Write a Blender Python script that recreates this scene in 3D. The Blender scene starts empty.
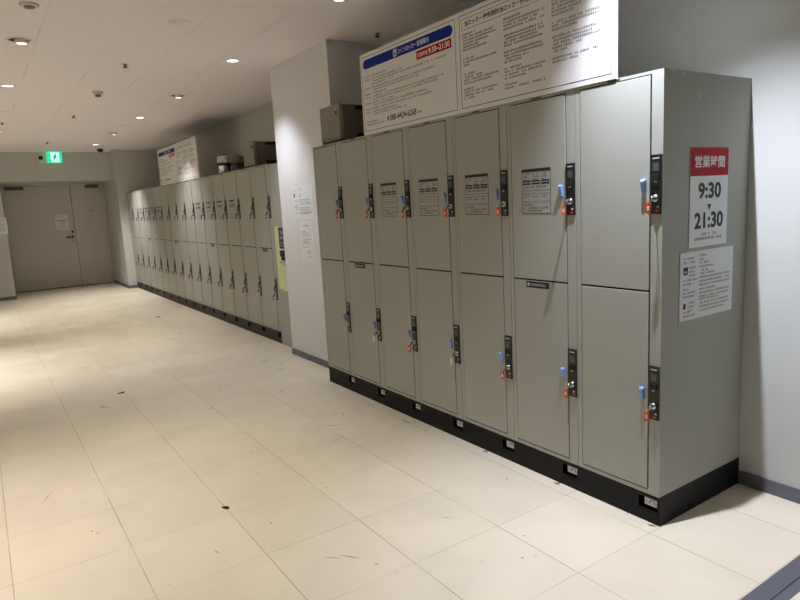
import bpy, bmesh, math, random
from mathutils import Matrix, Vector

random.seed(4)
C = bpy.context.scene.collection
S = bpy.context.scene
R = math.radians

# ------------------------------------------------------------------ camera
cam_d = bpy.data.cameras.new('camera')
cam = bpy.data.objects.new('camera', cam_d); C.objects.link(cam)
S.camera = cam
cam_d.sensor_width = 36.0
cam_d.lens = 622.84 / 800 * 36.0
cam_d.clip_start = 0.05
yaw, pitch, roll = 0.588174, -0.157566, -0.054576
f = Vector((math.sin(yaw) * math.cos(pitch), math.cos(yaw) * math.cos(pitch), math.sin(pitch)))
r = Vector((math.cos(yaw), -math.sin(yaw), 0)); u = r.cross(f)
r2 = math.cos(roll) * r + math.sin(roll) * u
u2 = -math.sin(roll) * r + math.cos(roll) * u
M = Matrix((r2, u2, -f)).transposed().to_4x4()
M.translation = Vector((-2.15004, -1.40746, 1.37389))
cam.matrix_world = M

# ------------------------------------------------------------------ world, exposure
w = bpy.data.worlds.new('world'); S.world = w; w.use_nodes = True
w.node_tree.nodes['Background'].inputs[0].default_value = (0.9, 0.95, 1, 1)
w.node_tree.nodes['Background'].inputs[1].default_value = 0.05
S.view_settings.view_transform = 'Standard'
S.view_settings.look = 'None'
S.view_settings.gamma = 1
S.view_settings.use_curve_mapping = False
S.view_settings.exposure = 0.0

# downlight positions (x, y, power, lens emission, tilt target)
LIT = 120.0
CEIL = 2.587
FIXED = [(-0.17, 0.052, 2.55), (-0.22, 3.77, .72), (-0.25, 7.11, 1.0), (-0.29, 10.35, 1.9),
         (-1.73, 1.55, 1.25), (-1.74, 5.37, 1.4), (-1.73, 8.75, 1.3)]
# unseen downlights added left of and behind the photographer, as fill light
FILL_LIGHTS = [(-3.3, 1.55, 1.4), (-3.3, 5.37, 2.8), (-3.3, 8.75, 2.2), (-1.73, -2.6, .45), (-0.1, -2.9, .2)]
ADJ = [(-0.208, 2.00), (-0.223, 5.47), (-0.29, 8.74), (-1.737, 3.68)]

# ------------------------------------------------------------------ materials
def lin(c):
    c = c / 255.0
    return c / 12.92 if c <= 0.04045 else ((c + 0.055) / 1.055) ** 2.4
def rgb(r_, g_, b_): return (lin(r_), lin(g_), lin(b_), 1)

def mat(name, col, rough=0.5, metal=0.0, emit=None, es=0.0, spec=0.5, noise=0.0, nscale=8.0, bump=0.0, bscale=300):
    m = bpy.data.materials.new(name); m.use_nodes = True
    nt = m.node_tree; b = nt.nodes['Principled BSDF']
    b.inputs['Base Color'].default_value = col
    b.inputs['Roughness'].default_value = rough
    b.inputs['Metallic'].default_value = metal
    b.inputs['Specular IOR Level'].default_value = spec
    if emit:
        b.inputs['Emission Color'].default_value = emit
        b.inputs['Emission Strength'].default_value = es
    tc = nt.nodes.new('ShaderNodeTexCoord')
    if noise:
        n = nt.nodes.new('ShaderNodeTexNoise'); n.inputs['Scale'].default_value = nscale; n.inputs['Detail'].default_value = 4
        nt.links.new(tc.outputs['Object'], n.inputs['Vector'])
        mx = nt.nodes.new('ShaderNodeMix'); mx.data_type = 'RGBA'; mx.blend_type = 'MULTIPLY'
        mx.inputs[0].default_value = 1
        mr = nt.nodes.new('ShaderNodeMapRange'); mr.inputs['From Min'].default_value = .3; mr.inputs['From Max'].default_value = .7
        mr.inputs['To Min'].default_value = 1 - noise; mr.inputs['To Max'].default_value = 1 + noise * .3
        nt.links.new(n.outputs['Fac'], mr.inputs['Value'])
        mx.inputs[6].default_value = col
        nt.links.new(mr.outputs['Result'], mx.inputs[7])
        nt.links.new(mx.outputs[2], b.inputs['Base Color'])
    if bump:
        n2 = nt.nodes.new('ShaderNodeTexNoise'); n2.inputs['Scale'].default_value = bscale
        nt.links.new(tc.outputs['Object'], n2.inputs['Vector'])
        bp_ = nt.nodes.new('ShaderNodeBump'); bp_.inputs['Strength'].default_value = bump; bp_.inputs['Distance'].default_value = 0.001
        nt.links.new(n2.outputs['Fac'], bp_.inputs['Height']); nt.links.new(bp_.outputs['Normal'], b.inputs['Normal'])
    return m

M_ = {}
M_['paint'] = mat('locker_paint', rgb(168, 169, 160), 0.44, spec=.3, noise=.03, nscale=2.5, bump=.05, bscale=500)
M_['plinth'] = mat('plinth_black', rgb(15, 15, 18), 0.5, spec=.2, noise=.2, nscale=12)
M_['dark'] = mat('dark_gap', rgb(14, 14, 14), 0.8)
M_['black'] = mat('black_plastic', rgb(24, 25, 28), 0.35)
M_['ink'] = mat('black_ink', rgb(28, 30, 36), 0.6)
M_['ink2'] = mat('grey_ink', rgb(88, 88, 92), 0.6)
M_['label'] = mat('label_silver', rgb(196, 196, 200), 0.45)
M_['paper'] = mat('paper_white', rgb(226, 230, 230), 0.5)
M_['sticker'] = mat('sticker_grey', rgb(170, 172, 168), 0.45)
M_['board'] = mat('board_white', rgb(226, 224, 222), 0.6, spec=.25)
M_['blue'] = mat('blue_print', rgb(18, 40, 140), 0.6, spec=.2)
M_['red'] = mat('red_print', rgb(176, 4, 20), 0.6, spec=.2)
M_['yellow'] = mat('yellow_print', rgb(215, 205, 40), 0.5)
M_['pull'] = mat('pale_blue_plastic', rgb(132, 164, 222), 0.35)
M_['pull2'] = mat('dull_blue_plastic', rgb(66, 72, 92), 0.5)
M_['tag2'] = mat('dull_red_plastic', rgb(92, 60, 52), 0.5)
M_['plinth2'] = mat('plinth_dark_grey', rgb(52, 48, 45), 0.5, spec=.2, noise=.1, nscale=12)
M_['orange'] = mat('orange_plastic', rgb(226, 92, 36), 0.4)
M_['redtag'] = mat('red_plastic', rgb(205, 50, 36), 0.35)
M_['paletag'] = mat('pale_plastic', rgb(222, 205, 196), 0.4)
M_['steel'] = mat('brushed_steel', rgb(190, 190, 190), 0.25, 1.0)
M_['pillar'] = mat('pillar_paper', rgb(222, 222, 222), 0.7, noise=.02, nscale=3, bump=.15, bscale=180)
M_['wall'] = mat('wall_paper', rgb(198, 198, 192), 0.75, noise=.03, nscale=3, bump=.15, bscale=180)
M_['door'] = mat('door_paint', rgb(206, 202, 192), 0.5, noise=.03)
M_['base'] = mat('baseboard_vinyl', rgb(104, 104, 112), 0.5)
M_['strip'] = mat('threshold_grey', rgb(92, 92, 100), 0.45, noise=.06)
M_['green'] = mat('machine_yellow_green', rgb(212, 216, 160), 0.45)
M_['navy'] = mat('navy_print', rgb(22, 42, 96), 0.4)
M_['plastic'] = mat('ivory_plastic', rgb(214, 208, 196), 0.45)
M_['frame'] = mat('white_trim_ring', rgb(236, 229, 224), 0.6)
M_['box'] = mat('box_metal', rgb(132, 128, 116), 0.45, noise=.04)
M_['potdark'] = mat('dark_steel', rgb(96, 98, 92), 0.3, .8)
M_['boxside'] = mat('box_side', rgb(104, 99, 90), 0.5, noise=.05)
M_['exitgreen'] = mat('exit_green', rgb(20, 190, 140), 0.4, emit=rgb(20, 225, 165), es=.95)
M_['figuregreen'] = mat('figure_dark_green', rgb(0, 96, 84), 0.5)
M_['window'] = mat('dim_window', rgb(74, 86, 78), 0.4)
M_['exitwhite'] = mat('exit_white', rgb(220, 255, 250), 0.4, emit=rgb(190, 255, 250), es=1.0)
M_['lens'] = mat('lit_lens', (1, 1, 1, 1), 0.4, emit=(0.93, 0.94, 1.0, 1), es=5.0)
M_['lamp'] = mat('lit_lamp', (1, 1, 1, 1), 0.4, emit=(1.0, 0.95, 0.88, 1), es=3.0)

def ceiling_mat():
    m = bpy.data.materials.new('ceiling_board'); m.use_nodes = True
    nt = m.node_tree; N = nt.nodes; L = nt.links; b = N['Principled BSDF']
    b.inputs['Roughness'].default_value = .8
    g = N.new('ShaderNodeNewGeometry'); sp = N.new('ShaderNodeSeparateXYZ'); L.new(g.outputs['Position'], sp.inputs[0])
    def line(sock, off, pitch, hw):
        a = N.new('ShaderNodeMath'); a.operation = 'SUBTRACT'; L.new(sock, a.inputs[0]); a.inputs[1].default_value = off
        p = N.new('ShaderNodeMath'); p.operation = 'PINGPONG'; L.new(a.outputs[0], p.inputs[0]); p.inputs[1].default_value = pitch / 2
        c = N.new('ShaderNodeMath'); c.operation = 'LESS_THAN'; L.new(p.outputs[0], c.inputs[0]); c.inputs[1].default_value = hw
        return c.outputs[0]
    a = line(sp.outputs[0], -0.757, 0.44, .0022)
    c = line(sp.outputs[1], 2.445, 0.90, .0016)
    mx = N.new('ShaderNodeMath'); mx.operation = 'MAXIMUM'; L.new(a, mx.inputs[0]); L.new(c, mx.inputs[1])
    n = N.new('ShaderNodeTexNoise'); n.inputs['Scale'].default_value = 1.1; L.new(g.outputs['Position'], n.inputs['Vector'])
    rp = N.new('ShaderNodeMapRange'); L.new(n.outputs['Fac'], rp.inputs['Value'])
    rp.inputs['From Min'].default_value = .42; rp.inputs['From Max'].default_value = .62
    rp.inputs['To Min'].default_value = 0.0; rp.inputs['To Max'].default_value = .5
    mu = N.new('ShaderNodeMath'); mu.operation = 'MULTIPLY'; L.new(mx.outputs[0], mu.inputs[0]); L.new(rp.outputs[0], mu.inputs[1])
    mi = N.new('ShaderNodeMix'); mi.data_type = 'RGBA'; L.new(mu.outputs[0], mi.inputs[0])
    mi.inputs[6].default_value = rgb(242, 235, 235); mi.inputs[7].default_value = rgb(150, 142, 136)
    L.new(mi.outputs[2], b.inputs['Base Color'])
    return m

def floor_mat():
    m = bpy.data.materials.new('floor_tile'); m.use_nodes = True
    nt = m.node_tree; N = nt.nodes; L = nt.links; b = N['Principled BSDF']
    g = N.new('ShaderNodeNewGeometry'); sp = N.new('ShaderNodeSeparateXYZ'); L.new(g.outputs['Position'], sp.inputs[0])
    P = 0.4285
    def mth(op, a, bb=None, c=None):
        n = N.new('ShaderNodeMath'); n.operation = op
        for i, v in enumerate((a, bb, c)):
            if v is None: continue
            if isinstance(v, (int, float)): n.inputs[i].default_value = v
            else: L.new(v, n.inputs[i])
        return n.outputs[0]
    def noise(scale, detail=4, vec=None, rough=.55):
        n = N.new('ShaderNodeTexNoise'); n.inputs['Scale'].default_value = scale; n.inputs['Detail'].default_value = detail
        n.inputs['Roughness'].default_value = rough
        L.new(vec or g.outputs['Position'], n.inputs['Vector']); return n.outputs['Fac']
    def ramp(v, a, bb, c, d):
        n = N.new('ShaderNodeMapRange'); L.new(v, n.inputs['Value'])
        for k, x in zip(('From Min', 'From Max', 'To Min', 'To Max'), (a, bb, c, d)): n.inputs[k].default_value = x
        return n.outputs[0]
    ax = mth('ADD', sp.outputs[0], 0.498); ay = mth('ADD', sp.outputs[1], 0.004)
    lx = mth('LESS_THAN', mth('PINGPONG', ax, P / 2), .0019)
    ly = mth('LESS_THAN', mth('PINGPONG', ay, P / 2), .0015)
    fx = mth('FLOOR', mth('DIVIDE', ax, P)); fy = mth('FLOOR', mth('DIVIDE', ay, P))
    cv = N.new('ShaderNodeCombineXYZ'); L.new(fx, cv.inputs[0]); L.new(fy, cv.inputs[1])
    wn = N.new('ShaderNodeTexWhiteNoise'); wn.noise_dimensions = '2D'; L.new(cv.outputs[0], wn.inputs['Vector'])
    tone = ramp(wn.outputs['Value'], 0, 1, .955, 1.02)
    mott = ramp(noise(3.0, 6), .3, .7, .93, 1.04)
    tone = mth('MULTIPLY', tone, mott)
    col = N.new('ShaderNodeMix'); col.data_type = 'RGBA'; col.blend_type = 'MULTIPLY'; col.inputs[0].default_value = 1
    col.inputs[6].default_value = rgb(224, 212, 189); L.new(tone, col.inputs[7])
    # thin dark joints, fading in and out
    jn = ramp(noise(2.2, 2), .35, .6, .25, .75)
    j = mth('MULTIPLY', mth('MAXIMUM', lx, mth('MULTIPLY', ly, .75)), jn)
    c2 = N.new('ShaderNodeMix'); c2.data_type = 'RGBA'; L.new(j, c2.inputs[0]); L.new(col.outputs[2], c2.inputs[6]); c2.inputs[7].default_value = rgb(134, 116, 94)
    # fine scratches
    mp = N.new('ShaderNodeMapping'); mp.inputs['Scale'].default_value = (7, 55, 1); mp.inputs['Rotation'].default_value = (0, 0, .9)
    L.new(g.outputs['Position'], mp.inputs['Vector'])
    sc = ramp(noise(1.0, 3, mp.outputs[0]), .76, .8, 0, .35)
    mp2 = N.new('ShaderNodeMapping'); mp2.inputs['Scale'].default_value = (40, 6, 1); mp2.inputs['Rotation'].default_value = (0, 0, .3)
    L.new(g.outputs['Position'], mp2.inputs['Vector'])
    sc2 = ramp(noise(1.0, 3, mp2.outputs[0]), .75, .8, 0, .3)
    sc = mth('MAXIMUM', sc, sc2)
    c3 = N.new('ShaderNodeMix'); c3.data_type = 'RGBA'; L.new(sc, c3.inputs[0]); L.new(c2.outputs[2], c3.inputs[6]); c3.inputs[7].default_value = rgb(120, 108, 92)
    L.new(c3.outputs[2], b.inputs['Base Color'])
    L.new(ramp(noise(5, 5), .3, .7, .27, .48), b.inputs['Roughness'])
    bp_ = N.new('ShaderNodeBump'); bp_.inputs['Strength'].default_value = .12; bp_.inputs['Distance'].default_value = .004
    L.new(noise(6, 3), bp_.inputs['Height']); L.new(bp_.outputs['Normal'], b.inputs['Normal'])
    return m
M_['ceiling'] = ceiling_mat(); M_['floor'] = floor_mat()

# ------------------------------------------------------------------ mesh helpers
class MB:
    def __init__(s): s.v = []; s.f = []; s.m = []; s.mats = []; s.smooth = []
    def mi(s, k):
        if k not in s.mats: s.mats.append(k)
        return s.mats.index(k)
    def face(s, idx, k, sm=False): s.f.append(idx); s.m.append(s.mi(k)); s.smooth.append(sm)
    def box(s, x0, x1, y0, y1, z0, z1, k):
        b = len(s.v)
        s.v += [(x, y, z) for x in (x0, x1) for y in (y0, y1) for z in (z0, z1)]
        for q in ((0, 1, 3, 2), (4, 6, 7, 5), (0, 4, 5, 1), (2, 3, 7, 6), (0, 2, 6, 4), (1, 5, 7, 3)):
            s.face([b + i for i in q], k)
        return s
    def prism(s, pts, y0, y1, k, axis='y'):
        """pts: outline; extruded along axis"""
        b = len(s.v); n = len(pts)
        for t in (y0, y1):
            for p in pts:
                s.v.append((p[0], t, p[1]) if axis == 'y' else ((p[0], p[1], t) if axis == 'z' else (t, p[0], p[1])))
        s.face([b + i for i in range(n)], k); s.face([b + n + i for i in reversed(range(n))], k)
        for i in range(n):
            j = (i + 1) % n; s.face([b + i, b + n + i, b + n + j, b + j], k)
        return s
    def lathe(s, prof, k, c=(0, 0, 0), ax='z', n=24, mats=None, smooth=True):
        """prof: (radius, height) list; closed with caps when radius 0"""
        b = len(s.v)
        for (r_, h) in prof:
            for i in range(n):
                a = 2 * math.pi * i / n; p = (r_ * math.cos(a), r_ * math.sin(a), h)
                if ax == 'x': p = (p[2], p[0], p[1])
                if ax == 'y': p = (p[0], p[2], p[1])
                s.v.append((p[0] + c[0], p[1] + c[1], p[2] + c[2]))
        for j in range(len(prof) - 1):
            kk = mats[j] if mats else k
            for i in range(n):
                i2 = (i + 1) % n
                s.face([b + j * n + i, b + j * n + i2, b + (j + 1) * n + i2, b + (j + 1) * n + i], kk, smooth)
        return s
    def mesh(s, name, fixn=True):
        me = bpy.data.meshes.new(name)
        me.from_pydata(s.v, [], s.f)
        for k in s.mats: me.materials.append(M_[k])
        me.polygons.foreach_set('material_index', s.m)
        me.polygons.foreach_set('use_smooth', s.smooth)
        if fixn:
            bm = bmesh.new(); bm.from_mesh(me)
            bmesh.ops.remove_doubles(bm, verts=bm.verts, dist=1e-6)
            bmesh.ops.recalc_face_normals(bm, faces=bm.faces)
            bm.to_mesh(me); bm.free()
        me.update()
        return me

def obj(name, me, parent=None, bevel=0, loc=(0, 0, 0), **props):
    if isinstance(me, MB): me = me.mesh(name)
    o = bpy.data.objects.new(name, me); C.objects.link(o); o.location = loc
    if parent: o.parent = parent
    if bevel:
        b = o.modifiers.new('bevel', 'BEVEL'); b.width = bevel; b.segments = 2; b.limit_method = 'ANGLE'; b.angle_limit = R(40)
        b.harden_normals = False
    for k, v in props.items(): o[k] = v
    return o
def struct(name, me, **kw):
    o = obj(name, me, **kw); o['kind'] = 'structure'; return o
def tag(o, label, cat, group=None):
    o['label'] = label; o['category'] = cat
    if group: o['group'] = group
    return o
def empty(name, loc):
    o = bpy.data.objects.new(name, None); C.objects.link(o); o.location = loc; o.empty_display_size = .1; return o

_tc = {}
def text_geo(s, bold=0.0):
    key = (s, bold)
    if key in _tc: return _tc[key]
    cu = bpy.data.curves.new('t', 'FONT'); cu.body = s; cu.size = 1; cu.offset = bold; cu.resolution_u = 3
    o = bpy.data.objects.new('t', cu); C.objects.link(o)
    bpy.context.view_layer.update()
    me = bpy.data.meshes.new_from_object(o.evaluated_get(bpy.context.evaluated_depsgraph_get()))
    vs = [tuple(v.co) for v in me.vertices]; fs = [tuple(p.vertices) for p in me.polygons]
    bpy.data.objects.remove(o); bpy.data.curves.remove(cu); bpy.data.meshes.remove(me)
    x0 = min(v[0] for v in vs); x1 = max(v[0] for v in vs); y0 = min(v[1] for v in vs); y1 = max(v[1] for v in vs)
    _tc[key] = ([((v[0] - x0) / (x1 - x0), (v[1] - y0) / (y1 - y0)) for v in vs], fs)
    return _tc[key]

class Sheet:
    """flat printed thing, local frame: x to the right, y up, z towards the viewer; origin at bottom left"""
    def __init__(s, w_, h, t, k, frame=None):
        s.b = MB(); s.w = w_; s.h = h; s.t = t; s.z = t
        s.b.box(0, w_, 0, h, 0, t, k)
    def rect(s, x, y, w_, h, k, lift=1):
        b = s.b; i = len(b.v); z = s.t + .0004 * lift
        b.v += [(x, y, z), (x + w_, y, z), (x + w_, y + h, z), (x, y + h, z)]; b.face([i, i + 1, i + 2, i + 3], k)
    def poly(s, pts, k, lift=1):
        b = s.b; i = len(b.v); z = s.t + .0004 * lift
        b.v += [(p[0], p[1], z) for p in pts]; b.face(list(range(i, i + len(pts))), k)
    def outline(s, x, y, w_, h, t, k, lift=1):
        s.rect(x, y, w_, t, k, lift); s.rect(x, y + h - t, w_, t, k, lift)
        s.rect(x, y + t, t, h - 2 * t, k, lift); s.rect(x + w_ - t, y + t, t, h - 2 * t, k, lift)
    def text(s, txt, x, y, w_, h, k, lift=2, bold=0.0):
        vs, fs = text_geo(txt, bold); b = s.b; i = len(b.v); z = s.t + .0004 * lift
        b.v += [(x + v[0] * w_, y + v[1] * h, z) for v in vs]
        for q in fs: b.face([i + j for j in q], k)
    def lines(s, x, y, w_, rows, pitch, gh, k, rnd, ends=None, gw=None):
        """rows of small illegible print, drawn as broken strokes"""
        gw = gw or gh
        for rr in range(rows):
            yy = y - rr * pitch
            if ends and ends[rr % len(ends)] <= 0: continue
            full = w_ * (ends[rr % len(ends)] if ends else rnd.uniform(.6, 1))
            xx = x
            while xx < x + full:
                q = rnd.random()
                if q > .1:
                    s.rect(xx, yy, gw * .82, gh * .2, k); s.rect(xx + gw * .05, yy + gh * .45, gw * .72, gh * .17, k)
                    s.rect(xx + gw * rnd.uniform(.15, .6), yy, gw * .17, gh, k)
                    if q > .4: s.rect(xx, yy + gh * .84, gw * .8, gh * .16, k)
                xx += gw * 1.06
    def mesh(s, name, face, loc=None):
        me = s.b.mesh(name, fixn=False)
        m = Matrix.Rotation(R(90), 4, 'X')
        if face == '-x': m = Matrix.Rotation(R(-90), 4, 'Z') @ m
        me.transform(m)
        if loc: me.transform(Matrix.Translation(loc))
        me.update()
        return me

# ------------------------------------------------------------------ setting
D = 0.614; H = 1.8; HB = 0.126; W = 0.4113
XL, YB = -4.2, -4.2           # left and rear walls, never in view
FX = 0.28                     # front plane of the far bank
XP = 0.183                    # front of the pillar
YE = 11.30                    # wall the far bank runs up to
YW = 11.70                    # wall over and left of the doors
YD = 12.90                    # doors

struct('floor', MB().box(XL, 1.3, YB, YD + .2, -.1, 0, 'floor'))
struct('ceiling', MB().box(XL, 1.3, YB, YD + .2, CEIL, CEIL + .1, 'ceiling'))
struct('wall_right', MB().box(.617, .8, YB, 2.89, 0, CEIL, 'wall'))
struct('wall_pillar', MB().box(XP, 1.1, 2.89, 3.965, 0, CEIL, 'pillar'))
struct('wall_behind_far_lockers', MB().box(.9, 1.1, 3.965, YE, 0, CEIL, 'wall'))
struct('wall_end_right', MB().box(.13, 1.1, YE, YD + .1, 0, CEIL, 'wall'))
struct('wall_end_left', MB().box(XL, -1.70, YW, YD + .1, 0, CEIL, 'wall'))
struct('wall_over_doors', MB().box(-1.70, .13, YW, YD + .1, 2.075, CEIL, 'wall'))
struct('wall_left', MB().box(XL - .1, XL, YB, YD + .2, 0, CEIL, 'wall'))
struct('wall_rear', MB().box(XL, .8, YB - .1, YB, 0, CEIL, 'strip'))  # unseen wall, coloured dark to cut the light bounced onto the lockers
# baseboards
struct('baseboard_right', MB().box(.611, .617, YB, -.002, 0, .064, 'base'))
struct('baseboard_pillar', MB().box(XP - .006, XP, 2.895, 3.965, 0, .058, 'base').box(XP - .006, XP + .09, 3.965, 3.971, 0, .058, 'base'))
struct('baseboard_end_right', MB().box(.124, .13, YE - .006, YD, 0, .06, 'base').box(.124, .278, YE - .006, YE, 0, .06, 'base'))
struct('baseboard_end_left', MB().box(XL, -1.70, YW - .006, YW, 0, .06, 'base'))
# grey threshold strip let into the floor
struct('trim_threshold', MB().box(XL, .611, -.497, -.437, 0, .0012, 'strip').box(XL, .611, -.501, -.497, 0, .0009, 'dark').box(XL, .611, -.535, -.501, 0, .0012, 'strip'))

# double door
fr = MB()
fr.box(-1.70, -1.66, YD - .06, YD, 0, 2.075, 'door').box(.09, .13, YD - .06, YD, 0, 2.075, 'door').box(-1.66, .09, YD - .06, YD, 2.04, 2.075, 'door')
fr.box(-1.66, .09, YD + .03, YD + .06, 0, 2.04, 'dark')
fr.box(-1.66, .09, YD - .06, YD + .03, 0, .004, 'strip')
struct('trim_1', fr)
def leaf(n, x0, x1):
    d = struct(n, MB().box(x0, x1, YD - .035, YD + .005, .012, 2.035, 'door'), bevel=.002)
    return d
d1 = leaf('door_1', -1.655, -.478); d2 = leaf('door_2', -.470, .086)
hm = MB()
hm.lathe([(0, -.012), (.026, -.012), (.026, 0), (.026, .004)], 'steel', c=(-.535, YD - .04, 1.01), ax='y', n=16)
hm.box(-.545, -.525, YD - .085, YD - .035, .998, 1.02, 'black').box(-.655, -.525, YD - .095, YD - .08, .998, 1.020, 'black')
hm.box(-.56, -.512, YD - .040, YD - .035, .93, 1.05, 'steel')
obj('door_handle', hm, d1)
obj('deadbolt', MB().lathe([(0, -.03), (.02, -.03), (.024, -.01), (.024, .004)], 'black', c=(-.525, YD - .037, 1.115), ax='y', n=16), d1)
obj('peephole', MB().box(-.16, -.11, YD - .038, YD - .034, 1.52, 1.535, 'ink2'), d2)
def closer(x0, x1, d):
    m = MB().box(x0, x1, YD - .09, YD - .035, 1.975, 2.02, 'boxside')
    m.box(x0 + .02, x0 + .05, YD - .13, YD - .06, 2.02, 2.034, 'dark').box(x0 + .03, x1 - .02, YD - .14, YD - .115, 2.022, 2.034, 'dark')
    obj('door_closer', m, d, bevel=.004)
closer(-1.60, -1.28, d1); closer(-.20, .05, d2)

rn = random.Random(9)
sh = Sheet(.225, .30, .0012, 'paper'); sh.text('関係者以外', .03, .165, .165, .035, 'ink', bold=.02)
sh.text('立入禁止', .06, .115, .11, .025, 'ink2'); sh.lines(.03, .26, .165, 2, .022, .008, 'ink2', rn)
sh.lines(.03, .08, .165, 3, .02, .008, 'ink2', rn)
tag(obj('paper_notice', sh.mesh('paper_notice', '-y'), loc=(-.805, YD - .0352, 1.165)), 'white paper notice taped above the handle of the grey double door', 'notice')
sh = Sheet(.21, .29, .0012, 'paper'); sh.lines(.02, .255, .17, 9, .024, .01, 'ink2', rn)
tag(obj('paper_notice', sh.mesh('paper_notice', '-y'), loc=(-1.885, YW - .0002, 1.17)), 'small white notice on the wall left of the double door, cut by the frame', 'notice')

# ------------------------------------------------------------------ locker column
def locker_parts(W, pull='pull', pk='plinth', gap=.0060):
    d = {}
    g0, g1 = .0500, W - .0230          # door opening: lock strip on the near side
    m = MB()
    m.box(.014, D, .0012, W - .0012, HB, H, 'paint')
    m.box(0, .014, .0012, g0, HB, H, 'paint')                 # lock strip
    m.box(0, .014, g1, W - .0012, HB, H, 'paint')
    m.box(0, .014, g0, g1, 1.789, H, 'paint').box(0, .014, g0, g1, HB, .1435, 'paint')
    m.box(.008, .014, g0, g1, .1435, 1.789, 'dark')  # near-black sheet behind the doors, paints the shade in their gaps
    d['case'] = m.mesh('case')
    m = MB()   # plinth with a recessed coin return
    s0, s1, z0, z1 = .012, .098, .056, .106
    m.box(.05, D, 0.0, W, 0, HB, pk)
    m.box(.004, .05, 0.0, W, 0, z0, pk).box(.004, .05, 0.0, W, z1, HB, pk)
    m.box(.004, .05, 0.0, s0, z0, z1, pk).box(.004, .05, s1, W, z0, z1, pk)
    m.box(.002, .006, .006, s1 + .03, .040, .046, pk)
    d['plinth'] = m.mesh('plinth')
    def door(z0, z1):
        m = MB(); y0, y1 = g0 + gap, g1 - .0030
        m.box(-.0012, .006, y0, y1, z0, z1, 'paint')
        return m.mesh('door')
    d['door_top'] = door(.9750, 1.7840); d['door_low'] = door(.1480, .9670)
    m = MB()
    m.box(-.006, 0.0, .0035, .0505, 0, .221, 'black')
    m.box(-.0066, -.006, .013, .041, .205, .2095, 'label')
    m.box(-.0066, -.006, .014, .040, .160, .190, 'window')
    m.box(-.012, -.006, .012, .042, .128, .150, 'dark')
    m.box(-.0068, -.006, .022, .034, .118, .124, 'label')
    m.box(-.0066, -.006, .012, .022, .022, .030, 'label')
    m.box(-.0066, -.006, .014, .028, .008, .016, 'redtag')
    d['panel'] = m.mesh('lock_panel')
    m = MB().lathe([(0, -.010), (.008, -.010), (.0135, -.007), (.0145, 0), (.0145, .002)], 'steel', c=(-.006, .027, .058), ax='x', n=16)
    m.box(-.0168, -.016, .024, .030, .056, .062, 'dark')
    d['cylinder'] = m.mesh('lock_cylinder')
    m = MB()   # pull: a hooked tab leaning out of the door face
    q_ = 1 if pull == 'pull' else .45
    m.prism([(a * q_, b) for a, b in ((-.001, -.028), (-.008, -.028), (-.012, -.010), (-.016, .008), (-.018, .016), (-.016, .022), (-.011, .025), (-.001, .024))], -.0095, .0095, pull)
    d['pull'] = m.mesh('door_pull')
    rnd = random.Random(2)
    sh = Sheet(.178, .205, .0006, 'sticker')
    sh.outline(0, 0, .178, .205, .003, 'ink'); sh.rect(.003, .190, .172, .012, 'ink')
    for q in range(3):
        sh.rect(.006 + q * .057, .133, .050, .020, 'ink'); sh.lines(.009 + q * .057, .178, .044, 3, .012, .007, 'ink', rnd)
        sh.lines(.009 + q * .057, .088, .046, 4, .012, .006, 'ink', rnd, ends=[1, .8, 0, 1])
        sh.rect(.009 + q * .057, .141, .044, .004, 'sticker', 2)
    sh.rect(.003, .105, .172, .002, 'ink'); sh.lines(.012, .118, .15, 1, .01, .009, 'ink', rnd)
    sh.lines(.012, .036, .16, 3, .013, .009, 'ink', rnd, ends=[.35, .9, .7])
    sh.rect(.003, .0445, .172, .001, 'ink2')
    d['sticker'] = sh.mesh('instruction_sticker', '-x')
    sh = Sheet(.145, .030, .0006, 'ink'); sh.lines(.03, .010, .09, 1, .01, .010, 'label', rnd)
    sh.rect(.008, .008, .014, .014, 'label')
    d['plate'] = sh.mesh('maker_plate', '-x')
    d['number'] = MB().box(-.0006, 0, -.030, .030, 0, .005, 'ink').mesh('number_plate')
    # label inside the coin return
    sh = Sheet(.066, .037, .001, 'label')
    pts = []
    for i in range(9):
        a = R(200 - i * 27.5); pts.append((.036 + .014 * math.cos(a), .015 + .013 * math.sin(a)))
    for i in range(8):
        a, b = pts[i], pts[i + 1]; sh.poly([a, b, (b[0] * .72 + .0101, b[1] * .72 + .0045), (a[0] * .72 + .0101, a[1] * .72 + .0045)][::-1], 'ink')
    sh.rect(.008, .014, .006, .003, 'ink'); sh.rect(.055, .014, .006, .003, 'ink')
    d['return_label'] = sh.mesh('coin_return_label', '-x')
    d['g0'] = g0; d['W'] = W
    return d

def key_meshes():
    b = MB()
    b.box(-.014, .004, -.0018, .0018, -.0035, .0035, 'steel')
    b.lathe([(0.002, -.0015), (.011, -.0015), (.012, 0), (.011, .0015), (.002, .0015)], 'steel', c=(-.018, 0, 0), ax='y', n=14)
    for i in range(8):       # small ring the tag hangs on
        a0, a1 = i * math.pi / 4, (i + 1) * math.pi / 4
        b.box(-.022 + .007 * math.cos(a0) - .0012, -.022 + .007 * math.cos(a0) + .0012, .006, .009, -.012 + .007 * math.sin(a0) - .003, -.012 + .007 * math.sin(a0) + .003, 'steel')
    key = b.mesh('locker_key')
    def tagm(k):
        pts = [(math.cos(R(a)) * .0095 + .013, (math.sin(R(a)) * .012 + (-.024 if math.sin(R(a)) > 0 else -.046))) for a in range(0, 360, 30)]
        m = MB().prism(pts, -.026, -.020, k, axis='x')
        m.box(-.0266, -.026, .0085, .0175, -.044, -.028, 'paletag')
        return m.mesh('key_tag')
    return key, tagm('orange'), tagm('redtag'), tagm('paletag'), tagm('tag2')
KEY, T_OR, T_RED, T_PALE, T_DULL = key_meshes()

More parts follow.
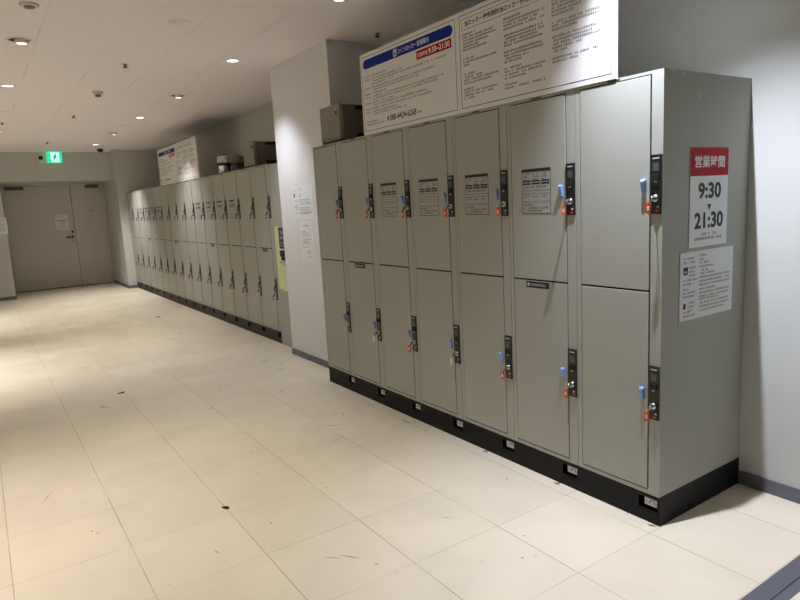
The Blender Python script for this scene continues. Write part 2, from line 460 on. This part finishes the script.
def make_locker(P, x, y, label, group, sticker, plate, pull_label=True):
    root = empty('coin_locker', (x, y, 0)); tag(root, label, 'locker', group)
    W = P['W']; yc = (P['g0'] + W - .02) / 2
    case = obj('case', P['case'], root)
    pl = obj('plinth', P['plinth'], root)
    if pull_label: obj('coin_return_label', P['return_label'], pl, loc=(.016, .0775, .0680))
    obj('number_plate', P['number'], case, loc=(0, yc, 1.7915))
    if y == 0:      # paint knocked off along the exposed top edge and side
        for cx, cz, cw, chh in ((.042, 1.796, .022, .005), (.118, 1.788, .018, .007), (.232, 1.716, .005, .040), (.30, .70, .006, .012), (.36, 1.60, .004, .004)):
            obj('paint_chip', MB().box(cx, cx + cw, .0006, .0012, cz - chh / 2, cz + chh / 2, 'label'), case)
    for z0, me in ((.9745, 'door_top'), (.147, 'door_low')):
        dr = obj('door', P[me], root, bevel=.0012)
        up = z0 > .5
        obj('door_pull', P['pull'], dr, bevel=.003, loc=(0, .079, 1.380 if up else .555))
        if up and sticker: obj('instruction_sticker', P['sticker'], dr, loc=(-.0012, W - .411 + .318, 1.282))
        if not up and plate: obj('maker_plate', P['plate'], dr, loc=(-.0012, W - .411 + .304, .934))
    for z in (1.273, .453):
        lp = obj('lock_panel', P['panel'], root, bevel=.001, loc=(0, 0, z))
        obj('lock_cylinder', P['cylinder'], lp)
    return root

def make_key(x, y, z, tagmesh, label, group):
    root = obj('locker_key', KEY, loc=(x - .0165, y + .027, z + .058)); tag(root, label, 'key', group)
    obj('key_tag', tagmesh, root, bevel=.0015)
    root.rotation_euler = (0, 0, R(18))
    return root

ORD = ['nearest', 'second', 'third', 'fourth', 'fifth', 'sixth', 'seventh', 'eighth', 'ninth', 'tenth', 'eleventh', 'twelfth', 'thirteenth', 'fourteenth', 'fifteenth', 'sixteenth']
PN = locker_parts(W)
near_desc = ['nearest grey locker column, opening hours signs on its exposed side',
             'second grey locker column of the near bank, notice sticker above a black maker plate',
             'third grey locker column of the near bank, notice sticker on its upper door',
             'fourth grey locker column of the near bank, notice sticker on upper door',
             'fifth grey locker column of the near bank, farthest with a notice sticker',
             'sixth grey locker column of the near bank, black plate below plain upper door',
             'last grey locker column of the near bank, beside the white pillar']
G1 = 'two-door locker columns of the near bank'
low = [T_OR, T_OR, T_RED, T_PALE, T_RED, T_PALE, None]
for k in range(7):
    make_locker(PN, 0, k * W, near_desc[k], G1, k in (1, 2, 3, 4), k in (1, 5))
    nm = ORD[k] if k < 6 else 'last'
    make_key(0, k * W, 1.273, T_OR, 'orange-tagged key in the upper lock of the %s near-bank locker column' % nm, 'keys in the near locker bank')
    if low[k]:
        cn = {T_OR: 'orange', T_RED: 'red', T_PALE: 'pale'}[low[k]]
        make_key(0, k * W, .453, low[k], '%s-tagged key in the lower lock of the %s near-bank locker column' % (cn, nm), 'keys in the near locker bank')
WF = .4285; YF = 4.44
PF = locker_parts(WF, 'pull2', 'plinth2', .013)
G2 = 'two-door locker columns of the far bank'
for k in range(16):
    st = k in (2, 3, 4, 5, 10, 11, 12, 13); pt = k in (0, 4, 8, 12)
    if k == 0: lb = 'nearest grey locker column of the far bank, beside the yellow-green machine'
    elif k == 15: lb = 'last grey locker column of the far bank, against the end wall'
    else: lb = '%s grey locker column of the far bank from the pillar, %s' % (ORD[k], 'with notice sticker' if st else 'plain upper door')
    make_locker(PF, FX, YF + k * WF, lb, G2, st, pt, False)
    nm = ORD[k] if k < 15 else 'last'
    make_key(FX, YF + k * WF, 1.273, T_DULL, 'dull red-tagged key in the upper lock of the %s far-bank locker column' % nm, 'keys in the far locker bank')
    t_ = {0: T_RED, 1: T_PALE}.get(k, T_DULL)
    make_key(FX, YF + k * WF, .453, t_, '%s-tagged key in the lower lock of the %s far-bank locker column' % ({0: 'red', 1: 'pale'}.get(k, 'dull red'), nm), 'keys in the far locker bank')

# ------------------------------------------------------------------ payment machine between far bank and pillar
pm = empty('payment_machine', (FX, 3.985, 0)); tag(pm, 'grey cabinet machine with yellow-green panel, between far lockers and pillar', 'machine')
wm = YF - 3.985 - .002
obj('cabinet', MB().box(.004, D, 0, wm, .0, 1.79, 'paint').box(0, .004, 0, wm, 0, .555, 'paint').box(0, .004, 0, wm, 1.20, 1.79, 'paint').box(0, .004, .40, wm, .555, 1.20, 'paint'), pm, bevel=.002)
pn = obj('front_panel', MB().box(-.006, .004, .01, .395, .562, 1.193, 'green'), pm, bevel=.003)
sh = Sheet(.27, .205, .001, 'navy'); sh.text('コイン', .03, .14, .2, .035, 'paper', bold=.01); sh.text('ロッカー', .03, .09, .2, .035, 'paper', bold=.01); sh.lines(.03, .05, .2, 2, .025, .014, 'paper', rn)
obj('blue_sign', sh.mesh('blue_sign', '-x'), pn, loc=(-.006, .30, .98))
obj('coin_slot', MB().box(-.030, -.006, .17, .255, .905, .965, 'black'), pn, bevel=.003)
obj('bill_slot', MB().box(-.022, -.006, .12, .25, .868, .903, 'blue'), pn, bevel=.002)
obj('coin_tray', MB().box(-.012, -.006, .10, .20, .62, .66, 'label').box(-.012, -.006, .30, .312, .84, .852, 'black').box(-.012, -.006, .30, .35, .57, .575, 'ink2'), pn)

# ------------------------------------------------------------------ boards standing on the lockers
def board(name, loc, w_, h, title, seed, detail=True):
    rnd = random.Random(seed)
    hw = w_ * .505
    s = Sheet(w_, h, .012, 'board')
    for x0, ww in ((.018, hw - .038), (hw + .014, w_ - hw - .032)): s.outline(x0, .020, ww, h - .040, .003, 'ink')
    x0 = .036; ww = hw - .075
    bz = h - .094
    pts = []
    rr = .028
    for cx, cy, a0 in ((x0 + ww - rr, bz + rr, -90), (x0 + ww - rr, bz + rr, 0), (x0 + rr, bz + rr, 90), (x0 + rr, bz + rr, 180)):
        for i in range(5): pts.append((cx + rr * math.cos(R(a0 + i * 22.5)), cy + rr * math.sin(R(a0 + i * 22.5))))
    s.poly(pts, 'blue')
    s.rect(x0 + ww * .385, bz + .008, .034, .040, 'paper', 2); s.outline(x0 + ww * .385 + .005, bz + .013, .024, .030, .003, 'blue', 3); s.rect(x0 + ww * .385 + .011, bz + .018, .012, .012, 'blue', 3)
    s.text('コインロッカー営業案内', x0 + ww * .385 + .045, bz + .014, .30, .030, 'paper', bold=.01)
    s.rect(x0 + ww * .64, bz - .056, ww * .345, .047, 'red')
    s.text('営業時間', x0 + ww * .655, bz - .046, ww * .10, .024, 'paper', bold=.01)
    s.text('9:30~21:30', x0 + ww * .765, bz - .047, ww * .205, .030, 'paper', bold=.02)
    g = .0088
    y = bz - .052
    ends = [.25, .42, .95, .30, .80, .62, .20, .92, .85, .30, .72, .78, .35, .45, .85, .30]
    i = 0
    for n in (1, 3, 2, 1, 2, 2, 1, 2):
        s.lines(x0 + .008, y, .06, 1, .01, g, 'ink', rnd, ends=[1])
        for q in range(n):
            s.lines(x0 + .095, y, ww - .12, 1, .01, g, 'ink', rnd, ends=[ends[i % 16] if not (y > bz - .07) else .2]); i += 1
            y -= .0158
        y -= .0035
    s.rect(x0 + ww * .52, .172, .045, .010, 'yellow', 2)
    s.lines(x0 + .01, .052, .20, 2, -.017, .010, 'ink', rnd, ends=[1, .6])
    s.text('080-4424-6268', x0 + .275, .050, .27, .036, 'ink', bold=.015)
    s.rect(x0 + .247, .054, .014, .026, 'ink', 2); s.lines(x0 + .56, .056, .035, 1, .01, .012, 'ink', rnd, ends=[1])
    # right hand panel: boxed title over three columns of print
    x1 = hw + .032; w1 = w_ - hw - .068
    s.outline(x1, h - .092, w1 * .70, .052, .0018, 'ink')
    s.text('当ロッカー使用規約', x1 + .025, h - .078, w1 * .28, .026, 'ink', bold=.015)
    s.text('当ロッカー使用上のご注意', x1 + w1 * .315, h - .078, w1 * .36, .026, 'ink', bold=.015)
    cw = w1 / 3
    for c in range(3):
        y = h - .118 if c < 2 else h - .046
        pats = [[.35, .85, .9, .7, .45, .7, 0, 0, .3, .9, .15, 0, 0, .3, .5, .95, .75, 0, .25, .9, .8, .3],
                [.45, .95, .8, .95, 0, .9, .95, .8, .9, 0, .9, .95, .6, .4, 0, .4, .95, .9, .5, 0, .3, .95],
                [.5, .9, .7, .95, 0, .4, .9, .95, .6, .45, 0, .95, .9, .5, 0, .95, .8, .95, .6, .3, 0, .9, .5]][c]
        for e in pats:
            if e and y > .035: s.lines(x1 + c * cw + .006, y, cw - .03, 1, .01, g, 'ink', rnd, ends=[e])
            y -= .0146
    return obj(name, s.mesh(name, '-x'), loc=loc)
tag(board('information_board', (.006, 2.117, H + .001), 1.912, .487, None, 3), 'large white information board standing on the near bank of lockers', 'sign')
tag(board('information_board', (FX + .006, 8.60, H + .001), 1.955, .51, None, 5), 'white information board with blue header standing on the far bank of lockers', 'sign')

# ------------------------------------------------------------------ signs on the near bank's side
s = Sheet(.273, .391, .0015, 'paper')
s.rect(0, .281, .273, .110, 'red')
s.text('営業時間', .030, .313, .215, .047, 'paper', bold=.02)
s.text('9:30', .056, .190, .166, .066, 'ink', bold=.035)
s.poly([(.122, .168), (.152, .168), (.137, .142)], 'ink', 2)
s.text('21:30', .032, .072, .210, .066, 'ink', bold=.035)
s.lines(.08, .046, .11, 1, .01, .010, 'ink', rn, ends=[1]); s.lines(.035, .028, .20, 1, .01, .010, 'ink', rn, ends=[1])
tag(obj('opening_hours_sign', s.mesh('opening_hours_sign', '-y'), loc=(.175, -.0002, 1.126)), 'red and white sign with large times 9:30 and 21:30 on the locker side', 'sign')
s = Sheet(.388, .275, .0012, 'paper')
rnd = random.Random(12); g = .0075
def blk(x, y, w_, ends, k='ink', gg=.0075):
    s.lines(x, y, w_, len(ends), .0155, gg, k, rnd, ends=ends)
blk(.022, .246, .085, [.8, .9]); blk(.135, .252, .05, [.8, .5]); blk(.135, .222, .14, [.4, .7, .4])
s.rect(.022, .186, .030, .030, 'ink'); s.rect(.029, .192, .014, .010, 'label', 2); blk(.060, .208, .042, [1, .8, 1])
blk(.022, .160, .09, [1, .6]); blk(.135, .178, .235, [.45, .95, 1, .95])
blk(.022, .124, .085, [.3, 1, .9]); blk(.135, .114, .235, [.5, .95, .98])
s.rect(.024, .058, .018, .012, 'red'); s.rect(.022, .048, .020, .010, 'ink'); blk(.056, .066, .045, [1, .9, .7])
blk(.135, .072, .235, [.6, 1, .95, .8]); s.rect(.245, .070, .030, .009, 'yellow', 2); blk(.022, .030, .085, [.5, 1])
tag(obj('price_notice', s.mesh('price_notice', '-y'), loc=(.118, -.0002, .836)), 'white landscape information sheet below the opening hours sign', 'notice')

# papers on the pillar
s = Sheet(.40, .285, .001, 'paper'); rnd = random.Random(7)
def blk2(x, y, w_, ends, k='ink2'): s.lines(x, y, w_, len(ends), .017, .0075, k, rnd, ends=ends)
blk2(.03, .245, .08, [.8]); blk2(.14, .255, .06, [.8, .5, 0, .7, .5]); s.rect(.03, .185, .024, .036, 'ink')
blk2(.14, .16, .23, [.9, .8, 1, 0, .9, .8, .95, .7]); blk2(.03, .15, .08, [1, 0, 1, .8, 1, 0, .9]); s.rect(.14, .05, .22, .003, 'red')
tag(obj('paper_notice', s.mesh('paper_notice', '-x'), loc=(XP - .0002, 3.70, 1.265)), 'upper of two white sheets taped to the pillar, with dense small print', 'notice')
s = Sheet(.27, .355, .001, 'paper'); rnd = random.Random(8)
s.text('お知らせ', .08, .30, .10, .020, 'ink2'); blk2(.04, .26, .19, [.4, .8, .9, 0, .9, .7, .8, 0, .6]); blk2(.12, .09, .11, [.7, .9, 0, .8])
tag(obj('paper_notice', s.mesh('paper_notice', '-x'), loc=(XP - .0002, 3.60, .898)), 'lower of two white sheets taped to the pillar, faint print', 'notice')

# ------------------------------------------------------------------ things left on top of the lockers
def metal_box(x, y, L, label):
    root = empty('metal_cabinet_box', (x, y, H + .018)); tag(root, label, 'box', 'metal boxes on top of the lockers')
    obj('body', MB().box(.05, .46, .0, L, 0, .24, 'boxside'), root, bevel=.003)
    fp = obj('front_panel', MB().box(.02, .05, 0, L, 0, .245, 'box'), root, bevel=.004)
    obj('keyhole', MB().lathe([(0, -.006), (.009, -.006), (.010, .004)], 'steel', c=(.018, .040, .205), ax='x', n=12).box(.012, .022, .036, .044, .172, .196, 'dark'), fp)
    obj('rail', MB().box(.15, .47, -.004, .01, .205, .232, 'dark'), root); obj('rail', MB().box(.15, .47, -.004, .01, .02, .045, 'dark'), root)
    mm = obj('rubber_mat', MB().prism([(0, .03), (.0, L - .06), (.05, L + .005), (.47, L), (.47, -.02), (.03, -.12)], -.017, -.001, 'dark', axis='z'), root)
    return root
metal_box(.012, 2.495, .29, 'grey metal box with keyhole on the near lockers beside the pillar')
metal_box(FX + .012, 4.835, .31, 'grey metal box on the far lockers beside the steel pots')
def pot(x, y, r_, h, label, k):
    z = H
    m = MB().lathe([(0, 0), (r_ * .86, 0), (r_ * .98, h * .12), (r_, h * .42), (r_ * 1.06, h * .45), (r_ * 1.06, h * .55), (r_, h * .58), (r_ * .98, h * .84), (r_ * .84, h * .97), (0, h)], k,
                   n=28, mats=[k, k, k, 'black', 'black', 'black', k, k, k])
    o = obj('steel_pot', m, loc=(x, y, z + .0005)); tag(o, label, 'pot', 'round pots on the far lockers')
    l = MB().lathe([(0, h + .014), (.012, h + .014), (.014, h), (.010, h - .004), (0, h - .004)], 'black', n=12)
    obj('lid_knob', l, o)
    hd = MB()
    for sg in (-1, 1): hd.box(-.022, .022, sg * (r_ * 1.0) - .01, sg * (r_ * 1.06) + (.018 if sg > 0 else -.018) + .01, h * .46, h * .54, 'black')
    obj('handle', hd, o, bevel=.003)
    return o
pot(.372, 5.93, .084, .212, 'shiny steel pot with a black middle band on the far lockers', 'steel')
pot(.48, 5.76, .080, .19, 'smaller darker pot between the shiny pot and the grey box', 'potdark')

# ------------------------------------------------------------------ exit sign and ceiling fittings
es = empty('exit_sign', (-.96, YW, 2.395)); tag(es, 'lit green exit sign with running figure over the double door', 'sign')
obj('mounting_plate', MB().box(-.10, .30, -.02, 0, -.005, .188, 'plastic').box(-.085, -.02, -.03, -.02, .06, .12, 'black'), es, bevel=.004)
fcx = obj('lit_panel', MB().box(.045, .285, -.075, -.02, 0.0, .188, 'exitgreen'), es, bevel=.003)
ms = Sheet(.135, .170, .001, 'exitwhite')
me = ms.mesh('white_field', '-y'); obj('white_field', me, fcx, loc=(.105, -.0752, .008))
def bigger(me):
    me.transform(Matrix.Diagonal((1.15, 1, 1.12, 1))); return me
fg = Sheet(.001, .001, .0005, 'figuregreen')
hd_ = Sheet(.001, .001, .0005, 'figuregreen'); hd_.poly([(.050, .140), (.064, .146), (.074, .136), (.070, .122), (.056, .120)], 'figuregreen')
fg.poly([(.044, .118), (.062, .116), (.060, .070), (.040, .074)], 'figuregreen')
fg.poly([(.056, .114), (.088, .092), (.084, .084), (.052, .098)], 'figuregreen')
fg.poly([(.046, .112), (.022, .096), (.026, .088), (.048, .100)], 'figuregreen')
fg.poly([(.052, .078), (.084, .056), (.078, .018), (.070, .020), (.072, .052), (.046, .066)], 'figuregreen')
fg.poly([(.040, .078), (.052, .070), (.034, .038), (.008, .034), (.008, .044), (.028, .048)], 'figuregreen')
obj('figure_head', bigger(hd_.mesh('figure_head', '-y')), fcx, loc=(.112, -.0768, .0))
obj('running_figure', bigger(fg.mesh('running_figure', '-y')), fcx, loc=(.112, -.0768, .0))

def downlight(i, x, y, lit, powr):
    root = empty('downlight', (x, y, CEIL))
    rr = .058
    obj('trim_ring', MB().lathe([(rr, 0), (rr + .004, -.003), (rr + .002, -.006), (rr - .012, -.005), (rr - .013, 0)], 'frame', n=28), root)
    obj('lens', MB().lathe([(rr - .013, -.001), (rr - .020, -.003), (0, -.004)], 'lens', n=28), root)
    ld = bpy.data.lights.new('bulb', 'SPOT'); ld.energy = LIT * powr; ld.color = (1.0, 0.97, .96) if y > 4 else ((1.0, .95, .88) if x < -1 else (.86, .90, 1.0))
    if y < 1 and x > -1: ld.color = (.79, .845, 1.0)
    if y < -1: ld.color = (.64, .98, .92)
    ld.spot_size = R(92 if abs(y) < .5 else (96 if x > -1 or y < 2 else 84)); ld.spot_blend = 1.0; ld.shadow_soft_size = .008 if abs(y) < .5 else .035
    lo = bpy.data.objects.new('bulb', ld); C.objects.link(lo); lo.parent = root; lo.location = (0, 0, -.045)
    if abs(y) < .5: lo.rotation_euler = Vector((.12, -.15, -1)).to_track_quat('-Z', 'Y').to_euler()      # its head is tilted towards the wall
    return root
pos_words = {(-0.22, 3.77): 'lit downlight in the ceiling in front of the pillar', (-0.25, 7.11): 'lit downlight in front of the middle of the far lockers',
             (-0.29, 10.35): 'farthest lit downlight, near the end wall', (-1.74, 5.37): 'lit downlight at the left edge of the picture',
             (-0.17, 0.052): 'downlight above the nearest locker column', (-1.73, 1.55): 'downlight over the middle of the near floor',
             (-1.73, 8.75): 'downlight of the left row, far along the corridor'}
for i, (x, y, pw) in enumerate(FIXED):
    tag(downlight(i, x, y, True, pw), pos_words[(x, y)], 'ceiling light', 'round lit downlights')
for i, (x, y, pw) in enumerate(FILL_LIGHTS):
    wl = ('left of the picture, level with the middle lockers', 'left of the picture, level with the pillar', 'left of the picture, level with the far lockers', 'behind the camera', 'behind the camera by the right wall')[i]
    tag(downlight(i, x, y, True, pw), 'unseen added downlight ' + wl, 'ceiling light', 'added fill downlights outside the picture')
def adj(x, y, label):
    root = empty('adjustable_downlight', (x, y, CEIL)); tag(root, label, 'ceiling light', 'adjustable downlights with dark inner half')
    rr = .078
    obj('trim_ring', MB().lathe([(rr, 0), (rr + .004, -.003), (rr + .001, -.006), (rr - .014, -.005), (rr - .016, -.001)], 'frame', n=28), root)
    obj('recess', MB().lathe([(rr - .016, -.001), (rr - .020, -.0015), (0, -.002)], 'dark', n=28), root)
    m = MB().lathe([(.040, -.002), (.042, -.020), (.036, -.026), (.030, -.022), (0, -.021)], 'frame', n=24, mats=['frame', 'frame', 'frame', 'lamp'])
    o = obj('lamp_head', m, root, loc=(.012, -.004, 0)); 
adj(-.208, 2.00, 'adjustable downlight cut by the top edge of the picture')
adj(-.223, 5.47, 'adjustable downlight between the pillar light and the far lockers light')
adj(-.29, 8.74, 'farthest adjustable downlight, toward the end wall')
adj(-1.737, 3.68, 'adjustable downlight at upper left of the ceiling')

def ceil_disc(name, x, y, r_, h, label, cat, k='plastic', inner=None, dome=False):
    prof = [(r_, 0), (r_, -h * .35), (r_ * .8, -h * .55), (r_ * .55, -h * .6), (r_ * .5, -h), (0, -h * 1.05)]
    if dome: prof = [(r_, 0)] + [(r_ * math.cos(R(a)), -h * math.sin(R(a))) for a in range(15, 91, 15)]
    mats = [k, k, k, inner or k, inner or k] if not dome else None
    tag(obj(name, MB().lathe(prof, k, n=24, mats=mats), loc=(x, y, CEIL)), label, cat)
ceil_disc('smoke_detector', -1.731, 2.84, .052, .022, 'flat round beige detector at the top left of the ceiling', 'smoke detector', inner='box')
ceil_disc('smoke_detector', -.987, 5.454, .052, .050, 'round smoke detector with dark base in the middle of the ceiling', 'smoke detector', inner='boxside')
for (x, y, lb) in ((-.973, 4.177, 'small dark sprinkler head nearest the camera in the ceiling'), (-1.006, 7.094, 'small dark sprinkler head beyond the round smoke detector'),
                   (-1.709, 7.83, 'small dark sprinkler head at the left edge of the ceiling'), (-1.039, 10.01, 'small sprinkler head just before the exit sign'),
                   (.45, 2.60, 'pale sprinkler head above the near information board')):
    tag(obj('sprinkler_head', MB().lathe([(.030, 0), (.028, -.003), (.012, -.005), (.010, -.022), (.020, -.024), (.020, -.027), (0, -.028)], 'boxside', n=16,
        mats=['plastic', 'plastic', 'boxside', 'boxside', 'boxside', 'dark']), loc=(x, y, CEIL)), lb, 'sprinkler')
ceil_disc('security_camera', -.106, 11.12, .055, .060, 'black dome camera on the ceiling by the end wall', 'camera', k='black', dome=True)
for (x, y, lb) in ((-1.724, 6.973, 'pale flat speaker disc at the left edge of the ceiling'), (-.273, 7.943, 'pale flat disc in the ceiling above the far lockers board'), (-.89, 2.867, 'pale flush cover disc in the near ceiling'),
                   (-1.696, 8.6, 'farthest flat disc at the left edge of the ceiling')):
    tag(obj('ceiling_disc', MB().lathe([(.075, 0), (.074, -.003), (.066, -.004), (.064, -.0025), (0, -.003)], 'frame', n=28), loc=(x, y, CEIL)), lb, 'ceiling disc')

# ------------------------------------------------------------------ small litter and marks on the floor
def flake(x, y, L, wd, a, label):
    rnd = random.Random(int((x + 9) * 1000))
    pts = []
    for i in range(10):
        t = 2 * math.pi * i / 10
        px_, py_ = math.cos(t) * L / 2 * rnd.uniform(.8, 1.1), math.sin(t) * wd / 2 * rnd.uniform(.6, 1.2)
        pts.append((px_ * math.cos(a) - py_ * math.sin(a), px_ * math.sin(a) + py_ * math.cos(a)))
    tag(obj('debris_flake', MB().prism(pts, 0, .0035, 'dark', axis='z'), loc=(x, y, .0002)), label, 'debris')
flake(-1.372, 3.782, .062, .040, .2, 'dark flake of litter on the floor, farther of the two')
flake(-1.354, 1.348, .045, .020, -.9, 'dark flake of litter on the floor, nearer of the two')
flake(-.266, 7.338, .05, .07, .4, 'tiny dark flake on the floor before the far lockers')

m = MB(); rnd = random.Random(21)
def mark(x, y, L, wd, a, k='ink2'):
    dx, dy = math.cos(a) * L / 2, math.sin(a) * L / 2; nx, ny = -math.sin(a) * wd / 2, math.cos(a) * wd / 2
    i = len(m.v); z = .0003
    m.v += [(x - dx, y - dy, z), (x + nx, y + ny, z), (x + dx, y + dy, z), (x - nx, y - ny, z)]; m.face([i, i + 1, i + 2, i + 3], k)
for q in ((-2.03, 2.06, .15, .004, 1.1), (-1.88, 1.50, .03, .005, .6), (-1.90, 1.53, .02, .006, 1.6), (-.392, 2.908, .07, .010, .2), (-1.447, 4.799, .02, .015, 0),
          (-.824, 4.41, .14, .006, 1.9), (-1.51, 1.0, .045, .004, 1.9), (-.888, 1.22, .03, .004, 2.2), (-1.242, 1.077, .014, .010, 0),
          (-.45, 1.98, .10, .006, -.6), (-.30, 2.12, .06, .005, 1.3), (.0, .15, .010, .008, 0), (.02, .19, .008, .008, 0), (-.62, .62, .05, .004, -.8),
          (-.16, .72, .05, .004, .7), (-.47, .30, .012, .008, 0), (-1.62, 3.0, .01, .02, 0), (-1.2, 2.6, .012, .012, 0), (-.55, 1.75, .06, .003, .4), (-1.02, 1.9, .05, .003, 1.0), (-1.1, .62, .10, .006, -.95), (-1.16, .66, .08, .004, -.8)):
    mark(*q)
for i in range(60): mark(rnd.uniform(-2.2, -.1), rnd.uniform(.1, 9), rnd.uniform(.006, .03), rnd.uniform(.003, .006), rnd.uniform(0, 3))
fl = bpy.data.objects['floor']
o = obj('scuff_marks', m.mesh('scuff_marks', fixn=False), fl)
